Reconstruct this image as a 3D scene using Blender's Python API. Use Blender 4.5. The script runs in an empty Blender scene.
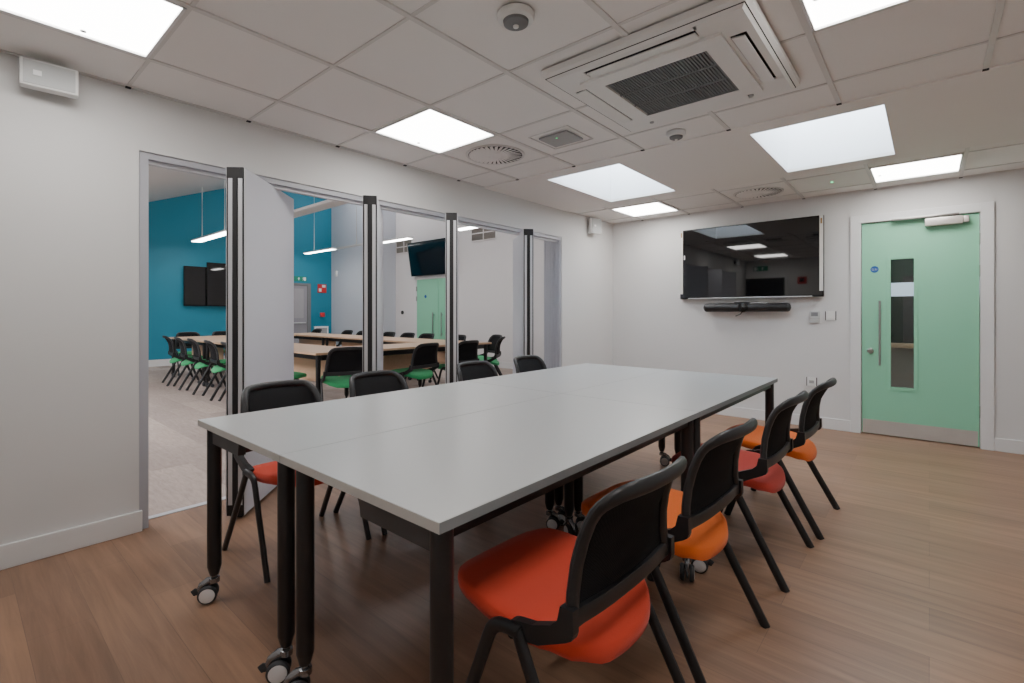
import bpy, bmesh, math, random
from mathutils import Vector, Matrix
random.seed(7)
scn = bpy.context.scene
COL = scn.collection
PI = math.pi

# ---------------------------------------------------------------- materials
def srgb(r, g, b):
    def f(c):
        c /= 255.0
        return c / 12.92 if c <= .04045 else ((c + .055) / 1.055) ** 2.4
    return (f(r), f(g), f(b), 1)

def newmat(name):
    m = bpy.data.materials.new(name); m.use_nodes = True
    nt = m.node_tree
    return m, nt, nt.nodes['Principled BSDF']

def mat(name, col, rough=.5, metal=0., noise=.04, nscale=12., bump=0., bscale=200., spec=.5, coat=0., sheen=0.):
    m, nt, b = newmat(name)
    N, L = nt.nodes, nt.links
    tc = N.new('ShaderNodeTexCoord')
    nz = N.new('ShaderNodeTexNoise'); nz.inputs['Scale'].default_value = nscale; nz.inputs['Detail'].default_value = 3
    L.new(tc.outputs['Object'], nz.inputs['Vector'])
    mx = N.new('ShaderNodeMix'); mx.data_type = 'RGBA'
    c = col
    mx.inputs[6].default_value = (c[0]*(1-noise), c[1]*(1-noise), c[2]*(1-noise), 1)
    mx.inputs[7].default_value = (min(1, c[0]*(1+noise)), min(1, c[1]*(1+noise)), min(1, c[2]*(1+noise)), 1)
    L.new(nz.outputs['Fac'], mx.inputs[0])
    L.new(mx.outputs[2], b.inputs['Base Color'])
    b.inputs['Roughness'].default_value = rough
    b.inputs['Metallic'].default_value = metal
    b.inputs['Specular IOR Level'].default_value = spec
    b.inputs['Coat Weight'].default_value = coat
    b.inputs['Sheen Weight'].default_value = sheen
    if bump:
        n2 = N.new('ShaderNodeTexNoise'); n2.inputs['Scale'].default_value = bscale
        L.new(tc.outputs['Object'], n2.inputs['Vector'])
        bp = N.new('ShaderNodeBump'); bp.inputs['Strength'].default_value = bump; bp.inputs['Distance'].default_value = .002
        L.new(n2.outputs['Fac'], bp.inputs['Height']); L.new(bp.outputs['Normal'], b.inputs['Normal'])
    return m

def emis(name, col, strength):
    m, nt, b = newmat(name)
    b.inputs['Base Color'].default_value = col
    b.inputs['Emission Color'].default_value = col
    b.inputs['Emission Strength'].default_value = strength
    b.inputs['Roughness'].default_value = .6
    return m

def plank_mat(name, c1, c2, c3, w, h, rough, grain, gscale, darkseam):
    """floor boards running along X: brick texture in object space plus stretched grain"""
    m, nt, b = newmat(name)
    N, L = nt.nodes, nt.links
    tc = N.new('ShaderNodeTexCoord')
    br = N.new('ShaderNodeTexBrick')
    br.inputs['Scale'].default_value = 1.0
    br.inputs['Brick Width'].default_value = w; br.inputs['Row Height'].default_value = h
    br.inputs['Mortar Size'].default_value = .0012; br.inputs['Mortar Smooth'].default_value = .3
    br.inputs['Bias'].default_value = 0.0
    br.offset = .37; br.offset_frequency = 2
    br.inputs['Color1'].default_value = c1; br.inputs['Color2'].default_value = c2
    br.inputs['Mortar'].default_value = darkseam
    L.new(tc.outputs['Object'], br.inputs['Vector'])
    mp = N.new('ShaderNodeMapping'); mp.inputs['Scale'].default_value = gscale
    L.new(tc.outputs['Object'], mp.inputs['Vector'])
    nz = N.new('ShaderNodeTexNoise'); nz.inputs['Scale'].default_value = 1.0; nz.inputs['Detail'].default_value = 6
    nz.inputs['Roughness'].default_value = .65; nz.inputs['Distortion'].default_value = .6
    L.new(mp.outputs[0], nz.inputs['Vector'])
    rp = N.new('ShaderNodeValToRGB')
    rp.color_ramp.elements[0].position = .3; rp.color_ramp.elements[0].color = (1-grain, 1-grain, 1-grain, 1)
    rp.color_ramp.elements[1].position = .7; rp.color_ramp.elements[1].color = (1, 1, 1, 1)
    L.new(nz.outputs['Fac'], rp.inputs[0])
    # broad blotches
    n3 = N.new('ShaderNodeTexNoise'); n3.inputs['Scale'].default_value = 1.6; n3.inputs['Detail'].default_value = 4
    mp3 = N.new('ShaderNodeMapping'); mp3.inputs['Scale'].default_value = (.7, 2.4, 1)
    L.new(tc.outputs['Object'], mp3.inputs['Vector']); L.new(mp3.outputs[0], n3.inputs['Vector'])
    mb = N.new('ShaderNodeMix'); mb.data_type = 'RGBA'
    L.new(n3.outputs['Fac'], mb.inputs[0]); L.new(br.outputs['Color'], mb.inputs[6]); mb.inputs[7].default_value = c3
    ml = N.new('ShaderNodeMix'); ml.data_type = 'RGBA'; ml.blend_type = 'MULTIPLY'; ml.inputs[0].default_value = 1
    L.new(mb.outputs[2], ml.inputs[6]); L.new(rp.outputs[0], ml.inputs[7])
    L.new(ml.outputs[2], b.inputs['Base Color'])
    b.inputs['Roughness'].default_value = rough
    bp = N.new('ShaderNodeBump'); bp.inputs['Strength'].default_value = .12; bp.inputs['Distance'].default_value = .002
    L.new(nz.outputs['Fac'], bp.inputs['Height']); L.new(bp.outputs['Normal'], b.inputs['Normal'])
    return m

def mesh_mat(name):
    """dark woven chair-back mesh"""
    m, nt, b = newmat(name)
    N, L = nt.nodes, nt.links
    tc = N.new('ShaderNodeTexCoord')
    mp = N.new('ShaderNodeMapping'); mp.inputs['Scale'].default_value = (300, 300, 300)
    L.new(tc.outputs['Object'], mp.inputs['Vector'])
    ch = N.new('ShaderNodeTexChecker'); ch.inputs['Scale'].default_value = 1
    ch.inputs['Color1'].default_value = (.006, .006, .007, 1); ch.inputs['Color2'].default_value = (.022, .022, .024, 1)
    L.new(mp.outputs[0], ch.inputs['Vector']); L.new(ch.outputs['Color'], b.inputs['Base Color'])
    b.inputs['Roughness'].default_value = .9; b.inputs['Specular IOR Level'].default_value = .15
    return m

def wood_mat(name, c1, c2):
    m, nt, b = newmat(name)
    N, L = nt.nodes, nt.links
    tc = N.new('ShaderNodeTexCoord'); mp = N.new('ShaderNodeMapping'); mp.inputs['Scale'].default_value = (3, 30, 30)
    L.new(tc.outputs['Object'], mp.inputs['Vector'])
    nz = N.new('ShaderNodeTexNoise'); nz.inputs['Scale'].default_value = 1.; nz.inputs['Detail'].default_value = 5
    L.new(mp.outputs[0], nz.inputs['Vector'])
    mx = N.new('ShaderNodeMix'); mx.data_type = 'RGBA'; mx.inputs[6].default_value = c1; mx.inputs[7].default_value = c2
    L.new(nz.outputs['Fac'], mx.inputs[0]); L.new(mx.outputs[2], b.inputs['Base Color'])
    b.inputs['Roughness'].default_value = .45
    return m

def glass_mat(name, tint=(.9, .95, .95, 1)):
    m = bpy.data.materials.new(name); m.use_nodes = True
    nt = m.node_tree; N, L = nt.nodes, nt.links
    N.remove(N['Principled BSDF'])
    out = N['Material Output']
    tr = N.new('ShaderNodeBsdfTransparent'); tr.inputs[0].default_value = tint
    gl = N.new('ShaderNodeBsdfGlossy'); gl.inputs['Roughness'].default_value = .02
    fr = N.new('ShaderNodeFresnel'); fr.inputs[0].default_value = 1.5
    mx = N.new('ShaderNodeMixShader')
    L.new(fr.outputs[0], mx.inputs[0]); L.new(tr.outputs[0], mx.inputs[1]); L.new(gl.outputs[0], mx.inputs[2])
    L.new(mx.outputs[0], out.inputs[0])
    return m

M = dict(
 wall=mat('wall_paint', srgb(214, 213, 212), .6, noise=.012, nscale=3, bump=.05, bscale=150),
 hallwall=mat('hall_white_paint', srgb(222, 219, 219), .6, noise=.012, nscale=3),
 hallpier=mat('hall_pier_paint', srgb(200, 205, 214), .6, noise=.012, nscale=3),
 teal=mat('teal_paint', srgb(34, 130, 156), .55, noise=.04, nscale=2),
 trim=mat('trim_gloss_white', srgb(222, 222, 222), .3, noise=.01),
 tile=mat('ceiling_tile', srgb(236, 233, 230), .85, noise=.02, nscale=3, bump=.15, bscale=400),
 tbar=mat('ceiling_bar', srgb(214, 211, 208), .4, noise=.01),
 plaster=mat('ceiling_plaster', srgb(234, 230, 226), .75, noise=.015, nscale=2),
 floor=plank_mat('oak_vinyl_floor', srgb(172, 130, 100), srgb(134, 98, 75), srgb(160, 127, 105), 1.22, .185, .40, .36, (1.7, 26, 1), srgb(104, 78, 60)),
 carpet=plank_mat('carpet_planks', srgb(204, 186, 174), srgb(138, 124, 118), srgb(182, 167, 158), 1.0, .25, .95, .26, (9, 40, 1), srgb(165, 152, 146)),
 lining=mat('grey_lining', srgb(176, 177, 184), .35, noise=.01),
 alu=mat('aluminium', srgb(205, 206, 210), .4, metal=.25, noise=.02),
 steel=mat('brushed_steel', srgb(170, 168, 165), .3, metal=.9, noise=.08, nscale=30),
 chrome=mat('cast_metal', srgb(150, 152, 156), .25, metal=.9, noise=.03),
 rubber=mat('black_rubber', srgb(26, 25, 27), .6, noise=.1),
 panel=mat('panel_laminate', srgb(205, 206, 214), .4, noise=.01),
 top=mat('grey_laminate', srgb(178, 180, 180), .3, noise=.012, nscale=5, bump=.03, bscale=300),
 edge=mat('grey_edge_band', srgb(186, 184, 180), .5, noise=.02),
 edge_shaded=mat('shaded_grey_edge_band', srgb(132, 136, 138), .5, noise=.02),
 blk=mat('black_powder_coat', srgb(30, 30, 32), .38, noise=.08, bump=.1, bscale=500),
 plast=mat('black_plastic', srgb(34, 34, 36), .42, noise=.06, bump=.08, bscale=600),
 bracket=mat('dark_grey_bracket', srgb(66, 65, 66), .45, noise=.05),
 cassette=mat('cassette_off_white', srgb(228, 227, 224), .45, noise=.01),
 meshb=mesh_mat('black_chair_mesh'),
 red=mat('coral_red_fabric', srgb(206, 62, 36), .9, noise=.07, nscale=300, bump=.3, bscale=900, sheen=.15),
 crimson=mat('brick_red_fabric', srgb(188, 58, 46), .9, noise=.07, nscale=300, bump=.3, bscale=900, sheen=.15),
 orange=mat('orange_fabric', srgb(232, 108, 24), .9, noise=.07, nscale=300, bump=.3, bscale=900, sheen=.15),
 green=mat('green_fabric', srgb(58, 170, 108), .9, noise=.08, nscale=300, bump=.3, bscale=900, sheen=.1),
 tyre=mat('dark_tyre', srgb(48, 50, 54), .6, noise=.05),
 hub=mat('pale_wheel_disc', srgb(226, 226, 228), .4, noise=.02),
 door=mat('mint_green_laminate', srgb(140, 206, 172), .42, noise=.01, nscale=2),
 kick=mat('steel_kick_plate', srgb(200, 196, 192), .4, metal=.5, noise=.12, nscale=4),
 closer=mat('satin_closer_metal', srgb(214, 206, 200), .35, metal=.5, noise=.02),
 glass=glass_mat('clear_glass'),
 screen=mat('glossy_black_screen', srgb(9, 9, 11), .03, noise=.02, spec=.75, coat=.3),
 bezel=mat('black_bezel', srgb(14, 14, 15), .25, noise=.02),
 film=mat('white_packing_strip', srgb(214, 212, 208), .6, noise=.02),
 brown=mat('brown_sticker', srgb(150, 120, 80), .6, noise=.05),
 wplast=mat('white_plastic', srgb(226, 226, 224), .4, noise=.01),
 gplast=mat('grey_plastic', srgb(160, 160, 160), .5, noise=.02),
 grille=mat('speaker_grille_grey', srgb(188, 190, 190), .7, noise=.03, nscale=200),
 dkgrille=mat('dark_grille', srgb(120, 122, 124), .7, noise=.04),
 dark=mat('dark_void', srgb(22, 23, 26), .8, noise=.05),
 lamp=emis('lamp_diffuser', (1.0, .975, .94, 1), 9.0),
 sky=emis('skylight_diffuser', (.80, .90, 1.0, 1), 4.5),
 hlamp=emis('pendant_diffuser', (1.0, .98, .95, 1), 11.0),
 hglow=emis('hall_fill_glow', (.97, .98, 1.0, 1), 7.0),
 corr=emis('corridor_lamp', (.95, .98, 1.0, 1), 5.0),
 exitg=mat('exit_sign_green', srgb(20, 140, 110), .5, noise=.02),
 white=mat('plain_white', srgb(240, 240, 240), .5, noise=.01),
 blue=mat('sign_blue', srgb(28, 92, 168), .4, noise=.02),
 redp=mat('sign_red', srgb(200, 40, 44), .5, noise=.02),
 oak=wood_mat('pale_oak', srgb(224, 190, 158), srgb(200, 164, 132)),
 hdoor=mat('grey_door_paint', srgb(150, 148, 154), .5, noise=.02),
 navy=mat('dark_screen_blue', srgb(10, 26, 36), .08, noise=.02, spec=.7),
 louvre=mat('louvre_taupe', srgb(128, 122, 116), .6, noise=.02),
 glow_strip=emis('bright_glow_strip', (.75, .86, 1.0, 1), .35),
 greenled=emis('green_led', (.1, .9, .35, 1), 1.2),
)

# ---------------------------------------------------------------- mesh builder
class MB:
    def __init__(s): s.bm = bmesh.new()
    def _xf(s, vs, m):
        if m is not None: bmesh.ops.transform(s.bm, matrix=m, verts=vs)
    def box(s, x0, x1, y0, y1, z0, z1, m=None, bev=0):
        r = bmesh.ops.create_cube(s.bm, size=1)
        vs = r['verts']
        for v in vs:
            v.co = Vector(((x0+x1)/2 + v.co.x*(x1-x0), (y0+y1)/2 + v.co.y*(y1-y0), (z0+z1)/2 + v.co.z*(z1-z0)))
        if bev:
            es = list({e for v in vs for e in v.link_edges})
            r2 = bmesh.ops.bevel(s.bm, geom=es, offset=bev, segments=2, affect='EDGES', profile=.6)
            vs = list({v for f in r2['faces'] for v in f.verts} | {v for v in vs if v.is_valid})
        s._xf(vs, m); return s
    def quad(s, pts):
        s.bm.faces.new([s.bm.verts.new(p) for p in pts]); return s
    def sweep(s, path, ru, rv=None, n=10, up=(0, 0, 1), closed=False, square=False, m=None):
        """tube along a path; ru, rv half widths across (side, up)"""
        rv = rv or ru
        path = [Vector(p) for p in path]; up = Vector(up); k = len(path)
        if not isinstance(ru, (list, tuple)): ru = [ru]*k
        if not isinstance(rv, (list, tuple)): rv = [rv]*k
        rings = []
        allv = []
        for i, p in enumerate(path):
            if closed: t = (path[(i+1) % k] - path[i-1]).normalized()
            else: t = (path[min(i+1, k-1)] - path[max(i-1, 0)]).normalized()
            sd = t.cross(up)
            if sd.length < 1e-4: sd = t.cross(Vector((1, 0, 0)))
            sd.normalize(); u2 = sd.cross(t).normalized()
            ring = []
            for j in range(n):
                a = 2*PI*(j+.5)/n
                c, q = math.cos(a), math.sin(a)
                if square:
                    e = .35
                    c = math.copysign(abs(c)**e, c); q = math.copysign(abs(q)**e, q)
                ring.append(s.bm.verts.new(p + sd*ru[i]*c + u2*rv[i]*q))
            rings.append(ring); allv += ring
        m2 = k if closed else k-1
        for i in range(m2):
            A, B = rings[i], rings[(i+1) % k]
            for j in range(n):
                s.bm.faces.new((A[j], A[(j+1) % n], B[(j+1) % n], B[j]))
        if not closed:
            s.bm.faces.new(rings[0][::-1]); s.bm.faces.new(rings[-1])
        s._xf(allv, m); return s
    def lathe(s, prof, n=24, m=None):
        """profile (r, z) revolved about Z"""
        rings = []; allv = []
        for r, z in prof:
            if r < 1e-6: v = s.bm.verts.new((0, 0, z)); rings.append([v]); allv.append(v)
            else:
                ring = [s.bm.verts.new((r*math.cos(2*PI*j/n), r*math.sin(2*PI*j/n), z)) for j in range(n)]
                rings.append(ring); allv += ring
        for A, B in zip(rings, rings[1:]):
            for j in range(n):
                if len(A) == 1 and len(B) == 1: continue
                if len(A) == 1: s.bm.faces.new((A[0], B[(j+1) % n], B[j]))
                elif len(B) == 1: s.bm.faces.new((A[j], A[(j+1) % n], B[0]))
                else: s.bm.faces.new((A[j], A[(j+1) % n], B[(j+1) % n], B[j]))
        s._xf(allv, m); return s
    def prism(s, pts, h, m=None):
        """polygon pts (x,y) extruded 0..h in z"""
        a = [s.bm.verts.new((x, y, 0)) for x, y in pts]; b = [s.bm.verts.new((x, y, h)) for x, y in pts]
        n = len(pts)
        s.bm.faces.new(a[::-1]); s.bm.faces.new(b)
        for j in range(n): s.bm.faces.new((a[j], a[(j+1) % n], b[(j+1) % n], b[j]))
        s._xf(a+b, m); return s
    def build(s, name, material, parent=None, smooth=True, ang=40):
        bmesh.ops.recalc_face_normals(s.bm, faces=s.bm.faces)
        me = bpy.data.meshes.new(name); s.bm.to_mesh(me); s.bm.free()
        if smooth:
            for p in me.polygons: p.use_smooth = True
            try: me.set_sharp_from_angle(angle=math.radians(ang))
            except Exception: pass
        me.materials.append(material)
        o = bpy.data.objects.new(name, me); COL.objects.link(o)
        if parent is not None: o.parent = parent
        return o

def T(x, y, z): return Matrix.Translation((x, y, z))
def R(a, ax='Z'): return Matrix.Rotation(a, 4, ax)
def tag(o, label=None, cat=None, group=None, kind=None):
    if label: o['label'] = label
    if cat: o['category'] = cat
    if group: o['group'] = group
    if kind: o['kind'] = kind
    return o
def empty(name, loc, rz=0, label=None, cat=None, group=None, kind=None):
    o = bpy.data.objects.new(name, None); COL.objects.link(o)
    o.empty_display_size = .1
    o.location = loc; o.rotation_euler = (0, 0, rz)
    return tag(o, label, cat, group, kind)
def struct(name, mb, m, parent=None, smooth=False, label=None):
    o = mb.build(name, m, parent, smooth)
    if parent is None: o['kind'] = 'structure'
    if label: o['label'] = label
    return o
def copy_tree(o, parent=None):
    c = o.copy(); COL.objects.link(c)
    if parent is not None: c.parent = parent
    for ch in [q for q in o.children]:
        copy_tree(ch, c)
    return c
def textobj(name, txt, size, material, parent, loc, rot):
    cu = bpy.data.curves.new(name, 'FONT'); cu.body = txt; cu.size = size; cu.align_x = 'CENTER'; cu.align_y = 'CENTER'
    cu.extrude = .0005
    cu.materials.append(material)
    o = bpy.data.objects.new(name, cu); COL.objects.link(o); o.parent = parent; o.location = loc; o.rotation_euler = rot
    return o

C = 2.386            # ceiling height
XL, YF, XR, YB = -3.22, 5.93, 1.60, -0.55

# ---------------------------------------------------------------- room shell
OY0, OY1, OZ = .68, 4.715, 2.065      # partition opening
XW = -3.33                            # hall side of the left wall
mb = MB()
mb.box(XW, XL, YB-.1, OY0, 0, C+.1); mb.box(XW, XL, OY1, YF+.1, 0, C+.1); mb.box(XW, XL, OY0, OY1, OZ, C+.1)
struct('wall_left', mb, M['wall'], label='white wall with the wide partition opening')
DX0, DX1, DZ = -.505, .335, 2.065
mb = MB()
mb.box(XL, DX0-.035, YF, YF+.12, 0, C+.1); mb.box(DX1+.035, XR+.1, YF, YF+.12, 0, C+.1)
mb.box(DX0-.035, DX1+.035, YF, YF+.12, DZ+.03, C+.1)
struct('wall_far', mb, M['wall'], label='white far wall with screen and green door')
struct('wall_right', MB().box(XR, XR+.1, YB-.1, YF+.1, 0, C+.1), M['wall'])
struct('wall_back', MB().box(XL, XR, YB-.1, YB, 0, C+.1), M['wall'])
struct('floor', MB().box(-3.37, XR+.1, YB-.1, YF+1.6, -.05, 0), M['floor'], label='light oak wood plank floor')
struct('trim_1', MB().box(-3.40, -3.355, OY0+.045, OY1-.045, -.02, .004), M['alu'], label='metal threshold strip')

# baseboards
def bboard(name, x0, x1, y0, y1):
    mb = MB(); mb.box(x0, x1, y0, y1, 0, .112, bev=.004)
    return struct(name, mb, M['trim'])
bboard('baseboard_left', XL, XL+.018, YB, OY0+.012)
bboard('baseboard_corner', XL, XL+.018, OY1-.005, YF)
bboard('baseboard_far', XL+.018, DX0-.085, YF-.018, YF)
bboard('baseboard_right', DX1+.085, XR, YF-.018, YF)
bboard('baseboard_side', XR-.018, XR, YB, YF-.018)
bboard('baseboard_back', XL+.018, -3.18, YB, YB+.018)

# lining of the partition opening
mb = MB()
mb.box(XW-.01, XL-.012, OY0, OY0+.045, 0, OZ); mb.box(-3.46, XL-.012, OY1-.03, OY1, 0, OZ)
mb.box(XW-.01, XL-.012, OY0+.045, OY1-.03, OZ-.035, OZ)
struct('trim_2', mb, M['lining'], label='grey lining of the partition opening')
mb = MB()
mb.box(-3.30, -3.26, OY0+.045, OY1-.03, OZ-.055, OZ-.035)
struct('trim_3', mb, M['alu'], label='top track of the folding partition')
mb = MB()
for k in range(5): mb.box(-3.45+.04*k, -3.438+.04*k, OY1-.036, OY1-.03, 0, OZ-.035)
struct('trim_4', mb, M['lining'])

# ceiling: tiles zone 1 (Y<3.385), plasterboard band, tiles zone 2
XS = [XL, -2.79, -2.19, -1.59, -.99, -.39, .21, .81, 1.41, XR]
YS = [YB, .03, .63, 1.24, 1.85, 2.45, 3.05, 3.385]
YS2 = [4.87, 5.045, 5.655, YF]
LIGHTS = [(1, 1), (1, 4), (5, 1), (5, 4)]            # cells in zone 1
SL = [(-2.585, -1.872, 3.552, 4.708), (-.906, -.195, 3.552, 4.715)]
CASS = (-.975, 2.415)
mb = MB(); bars = MB()
ZT = C + .006
for i in range(len(XS)-1):
    for j in range(len(YS)-1):
        if (i, j) in LIGHTS: continue
        mb.box(XS[i], XS[i+1], YS[j], YS[j+1], ZT, ZT+.015)
    for j in range(len(YS2)-1):
        if j == 1 and i in (1, 5): continue
        mb.box(XS[i], XS[i+1], YS2[j], YS2[j+1], ZT, ZT+.015)
for x in XS[1:-1]:
    w = .012
    bars.box(x-w, x+w, YB, YS[-1], C-.002, ZT+.001); bars.box(x-w, x+w, YS2[0], YF, C-.002, ZT+.001)
for y in YS[1:-1]:
    bars.box(XL, XR, y-.008, y+.008, C+.0005, ZT+.001)
for y in YS2[1:-1]:
    bars.box(XL, XR, y-.008, y+.008, C+.0005, ZT+.001)
struct('ceiling', mb, M['tile'], label='suspended ceiling of square tiles')
bars.box(XL, XL+.02, YB, 3.385, C, ZT+.001); bars.box(XL, XR, YF-.02, YF, C, ZT+.001)
struct('trim_5', bars, M['tbar'], label='ceiling grid bars')
ends = MB()
for x in XS[1:-1]:
    ends.box(x-.012, x+.012, YS[-1]-.02, YS[-1], C-.006, C-.001)
    ends.box(x-.012, x+.012, YF-.022, YF-.002, C-.006, C-.001)
for y in YS[1:-1]: ends.box(XL+.002, XL+.022, y-.012, y+.012, C-.006, C-.001)
struct('trim_6', ends, M['dark'])
# plasterboard band with two skylight holes
mb = MB()
b0, b1 = 3.385, 4.87
xs = [XL, SL[0][0], SL[0][1], SL[1][0], SL[1][1], XR]
for i in range(5):
    if i in (1, 3):
        s = SL[(i-1)//2]
        mb.box(xs[i], xs[i+1], b0, s[2], C-.004, C+.02); mb.box(xs[i], xs[i+1], s[3], b1, C-.004, C+.02)
    else: mb.box(xs[i], xs[i+1], b0, b1, C-.004, C+.02)
struct('ceiling_band', mb, M['plaster'])
for k, s in enumerate(SL):
    x0, x1, y0, y1 = s; h = .42
    w = empty('window_%d' % (k+1), ((x0+x1)/2, (y0+y1)/2, C), kind='structure', label=('left' if k == 0 else 'right')+' square ceiling skylight')
    cx, cy = (x0+x1)/2, (y0+y1)/2
    mb = MB()
    mb.box(x0-.02-cx, x0-cx, y0-.02-cy, y1+.02-cy, .02, h); mb.box(x1-cx, x1+.02-cx, y0-.02-cy, y1+.02-cy, .02, h)
    mb.box(x0-cx, x1-cx, y0-.02-cy, y0-cy, .02, h); mb.box(x0-cx, x1-cx, y1-cy, y1+.02-cy, .02, h)
    mb.build('shaft', M['white'], w, smooth=False)
    MB().box(x0-.02-cx, x1+.02-cx, y0-.02-cy, y1+.02-cy, h, h+.02).build('pane', M['sky'], w, smooth=False)
# roof slab over everything keeps the room dark-tight
struct('ceiling_slab', MB().box(XW, XR+.1, YB-.1, YF+.1, C+.6, C+.65), M['plaster'])

# ---------------------------------------------------------------- ceiling fittings
def panel_light(x0, x1, y0, y1, label):
    cx, cy = (x0+x1)/2, (y0+y1)/2
    o = empty('ceiling_light', (cx, cy, C), 0, label, 'ceiling light', 'square recessed ceiling light panels')
    a, b = (x1-x0)/2-.013, (y1-y0)/2-.009
    mb = MB()
    for s in (-1, 1):
        mb.box(s*a-.012*(s > 0), s*a+.012*(s < 0), -b, b, -.003, .03); mb.box(-a, a, s*b-.012*(s > 0), s*b+.012*(s < 0), -.003, .03)
    mb.build('frame', M['trim'], o, smooth=False)
    MB().box(-a+.012, a-.012, -b+.012, b-.012, .006, .02).build('diffuser', M['lamp'], o, smooth=False)
    MB().lathe([(0, 0), (.011, 0), (.011, .004), (0, .004)], 12, T(-a+.05, .05, .0015)).build('sensor', M['gplast'], o)
    return o
panel_light(-2.79, -2.19, .03, .63, 'square ceiling light nearest the camera, above the white wall speaker')
panel_light(-2.79, -2.19, 1.85, 2.45, 'square ceiling light beside the round air diffuser near the partition')
panel_light(-.39, .21, 1.85, 2.45, 'square ceiling light right of the air conditioning cassette, at the top edge')
panel_light(-.39, .21, .03, .63, 'square ceiling light above the viewer, reflected in the wall screen')
panel_light(-2.79, -2.19, 5.045, 5.655, 'square ceiling light at the far left corner, above the wall screen')
panel_light(-.39, .21, 5.045, 5.655, 'square ceiling light in front of the green door')

# air conditioning cassette
cas = empty('air_conditioner', (CASS[0], CASS[1], C), 0, 'large square air conditioning cassette with dark slatted intake grille', 'air conditioner')
mb = MB()
def ringpanel(mb, a0, a1, z0, z1):
    for s in (-1, 1):
        mb.box(min(s*a0, s*a1), max(s*a0, s*a1), -a1, a1, z0, z1); mb.box(-a0, a0, min(s*a0, s*a1), max(s*a0, s*a1), z0, z1)
# stepped fascia: sloping outer skirt
A, B_, D_ = .475, .445, .055
v = []
for (a, z) in ((A, -.002), (A, -.03), (B_, -D_)):
    v.append([mb.bm.verts.new((sx*a, sy*a, z)) for sx, sy in ((-1, -1), (1, -1), (1, 1), (-1, 1))])
for p, q in zip(v, v[1:]):
    for j in range(4): mb.bm.faces.new((p[j], p[(j+1) % 4], q[(j+1) % 4], q[j]))
# face ring with slots for four flaps
for k4 in range(4):
    m4 = R(k4*PI/2)
    mb.box(.414, B_, -.27, .27, -D_, -D_+.006, m4); mb.box(.32, .35, -.27, .27, -D_, -D_+.006, m4)
    mb.box(.27, B_, .258, B_, -D_, -D_+.006, m4)
mb.build('fascia', M['cassette'], cas, smooth=False)
mb = MB(); mb.box(-.46, .46, -.46, .46, -.045, -.04); mb.build('air_slot', M['dark'], cas, smooth=False)
for k in range(4):
    mb = MB(); mb.box(.354, .405, -.255, .255, -.003, .003, R(k*PI/2) @ T(0, 0, -D_-.004) @ T(.38, 0, 0) @ R(math.radians(7), 'Y') @ T(-.38, 0, 0))
    mb.build('flap', M['cassette'], cas, smooth=False)
mb = MB()
ringpanel(mb, .247, .335, -D_-.012, -D_+.004)
mb.build('grille_frame', M['cassette'], cas, smooth=False)
mb = MB(); mb.box(-.25, .25, -.25, .25, -D_+.004, -D_+.006)
mb.build('filter', M['dark'], cas, smooth=False)
mb = MB()
n = 34
for k in range(n):
    x = -.245 + .49*(k+.5)/n
    mb.box(x-.0042, x+.0042, -.247, .247, -D_-.006, -D_+.002)
for y in (-.247, -.083, .083, .247): mb.box(-.247, .247, y-.005, y+.005, -D_-.009, -D_+.002)
mb.build('intake_grille', M['dkgrille'], cas, smooth=False)
for x in (-.28, .27):
    MB().lathe([(0, 0), (.012, 0), (.012, .006), (0, .006)], 12, T(x, .375, -D_-.006)).build('screw_cap', M['gplast'], cas)

def swirl(x, y, label):
    o = empty('air_diffuser', (x, y, C), 0, label, 'air diffuser', 'round swirl air diffusers')
    mb = MB(); mb.lathe([(.205, -.002), (.215, -.006), (.225, -.002), (.225, .004), (.205, .004)], 40, None).build('rim', M['tbar'], o)
    MB().lathe([(0, -.001), (.205, -.001)], 40).build('plate', M['dark'], o)
    mb = MB()
    n = 32
    for k in range(n):
        a = 2*PI*k/n
        mb.box(.055, .2, -.0125, .0095, -.002, .002, R(a) @ T(0, 0, -.004) @ R(math.radians(14), 'X'))
    mb.build('blade_ring', M['tile'], o, smooth=False)
    MB().lathe([(0, -.008), (.05, -.008), (.06, -.004), (.06, 0)], 24).build('hub', M['tile'], o)
swirl(-2.49, 2.75, 'round slatted air diffuser in the ceiling beside the partition wall')
swirl(-1.29, 5.35, 'round slatted air diffuser in the ceiling above the wall screen')

def detector(x, y, r, label):
    o = empty('smoke_detector', (x, y, C), 0, label, 'smoke detector')
    MB().lathe([(r, 0), (r, -.014), (r*.93, -.024), (r*.7, -.028), (r*.68, -.022)], 32).build('base', M['wplast'], o)
    MB().lathe([(r*.7, -.02), (r*.66, -.038), (r*.4, -.046), (0, -.046)], 32).build('sensor_dome', M['dkgrille'], o)
    MB().lathe([(r*.16, -.045), (r*.14, -.052), (0, -.053)], 16).build('led', M['wplast'], o)
detector(-1.255, 1.51, .075, 'large round smoke detector on the ceiling nearest the camera')
detector(-1.27, 3.2, .062, 'smaller round detector on the ceiling between the cassette and skylights')
o = empty('emergency_light', (-1.905, 2.777, C), 0, 'square grey emergency light in the ceiling with a green indicator', 'emergency light')
ringm = MB()
for s in (-1, 1):
    ringm.box(min(s*.155, s*.16), max(s*.155, s*.16), -.16, .16, -.004, .002)
    ringm.box(-.16, .16, min(s*.155, s*.16), max(s*.155, s*.16), -.004, .002)
ringm.build('outline', M['tbar'], o, smooth=False)
MB().box(-.115, .115, -.1, .1, -.014, 0, bev=.003).build('lens', M['gplast'], o)
MB().box(-.006, .006, -.056, -.047, -.0155, -.014).build('indicator', M['greenled'], o, smooth=False)
o = MB().lathe([(0, -.003), (.01, -.003), (.01, .003)], 12).build('indicator_light', M['greenled'])
o.location = (-.674, 5.369, C+.002); tag(o, 'tiny green indicator in a ceiling tile above the screen wall', 'indicator')

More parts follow.
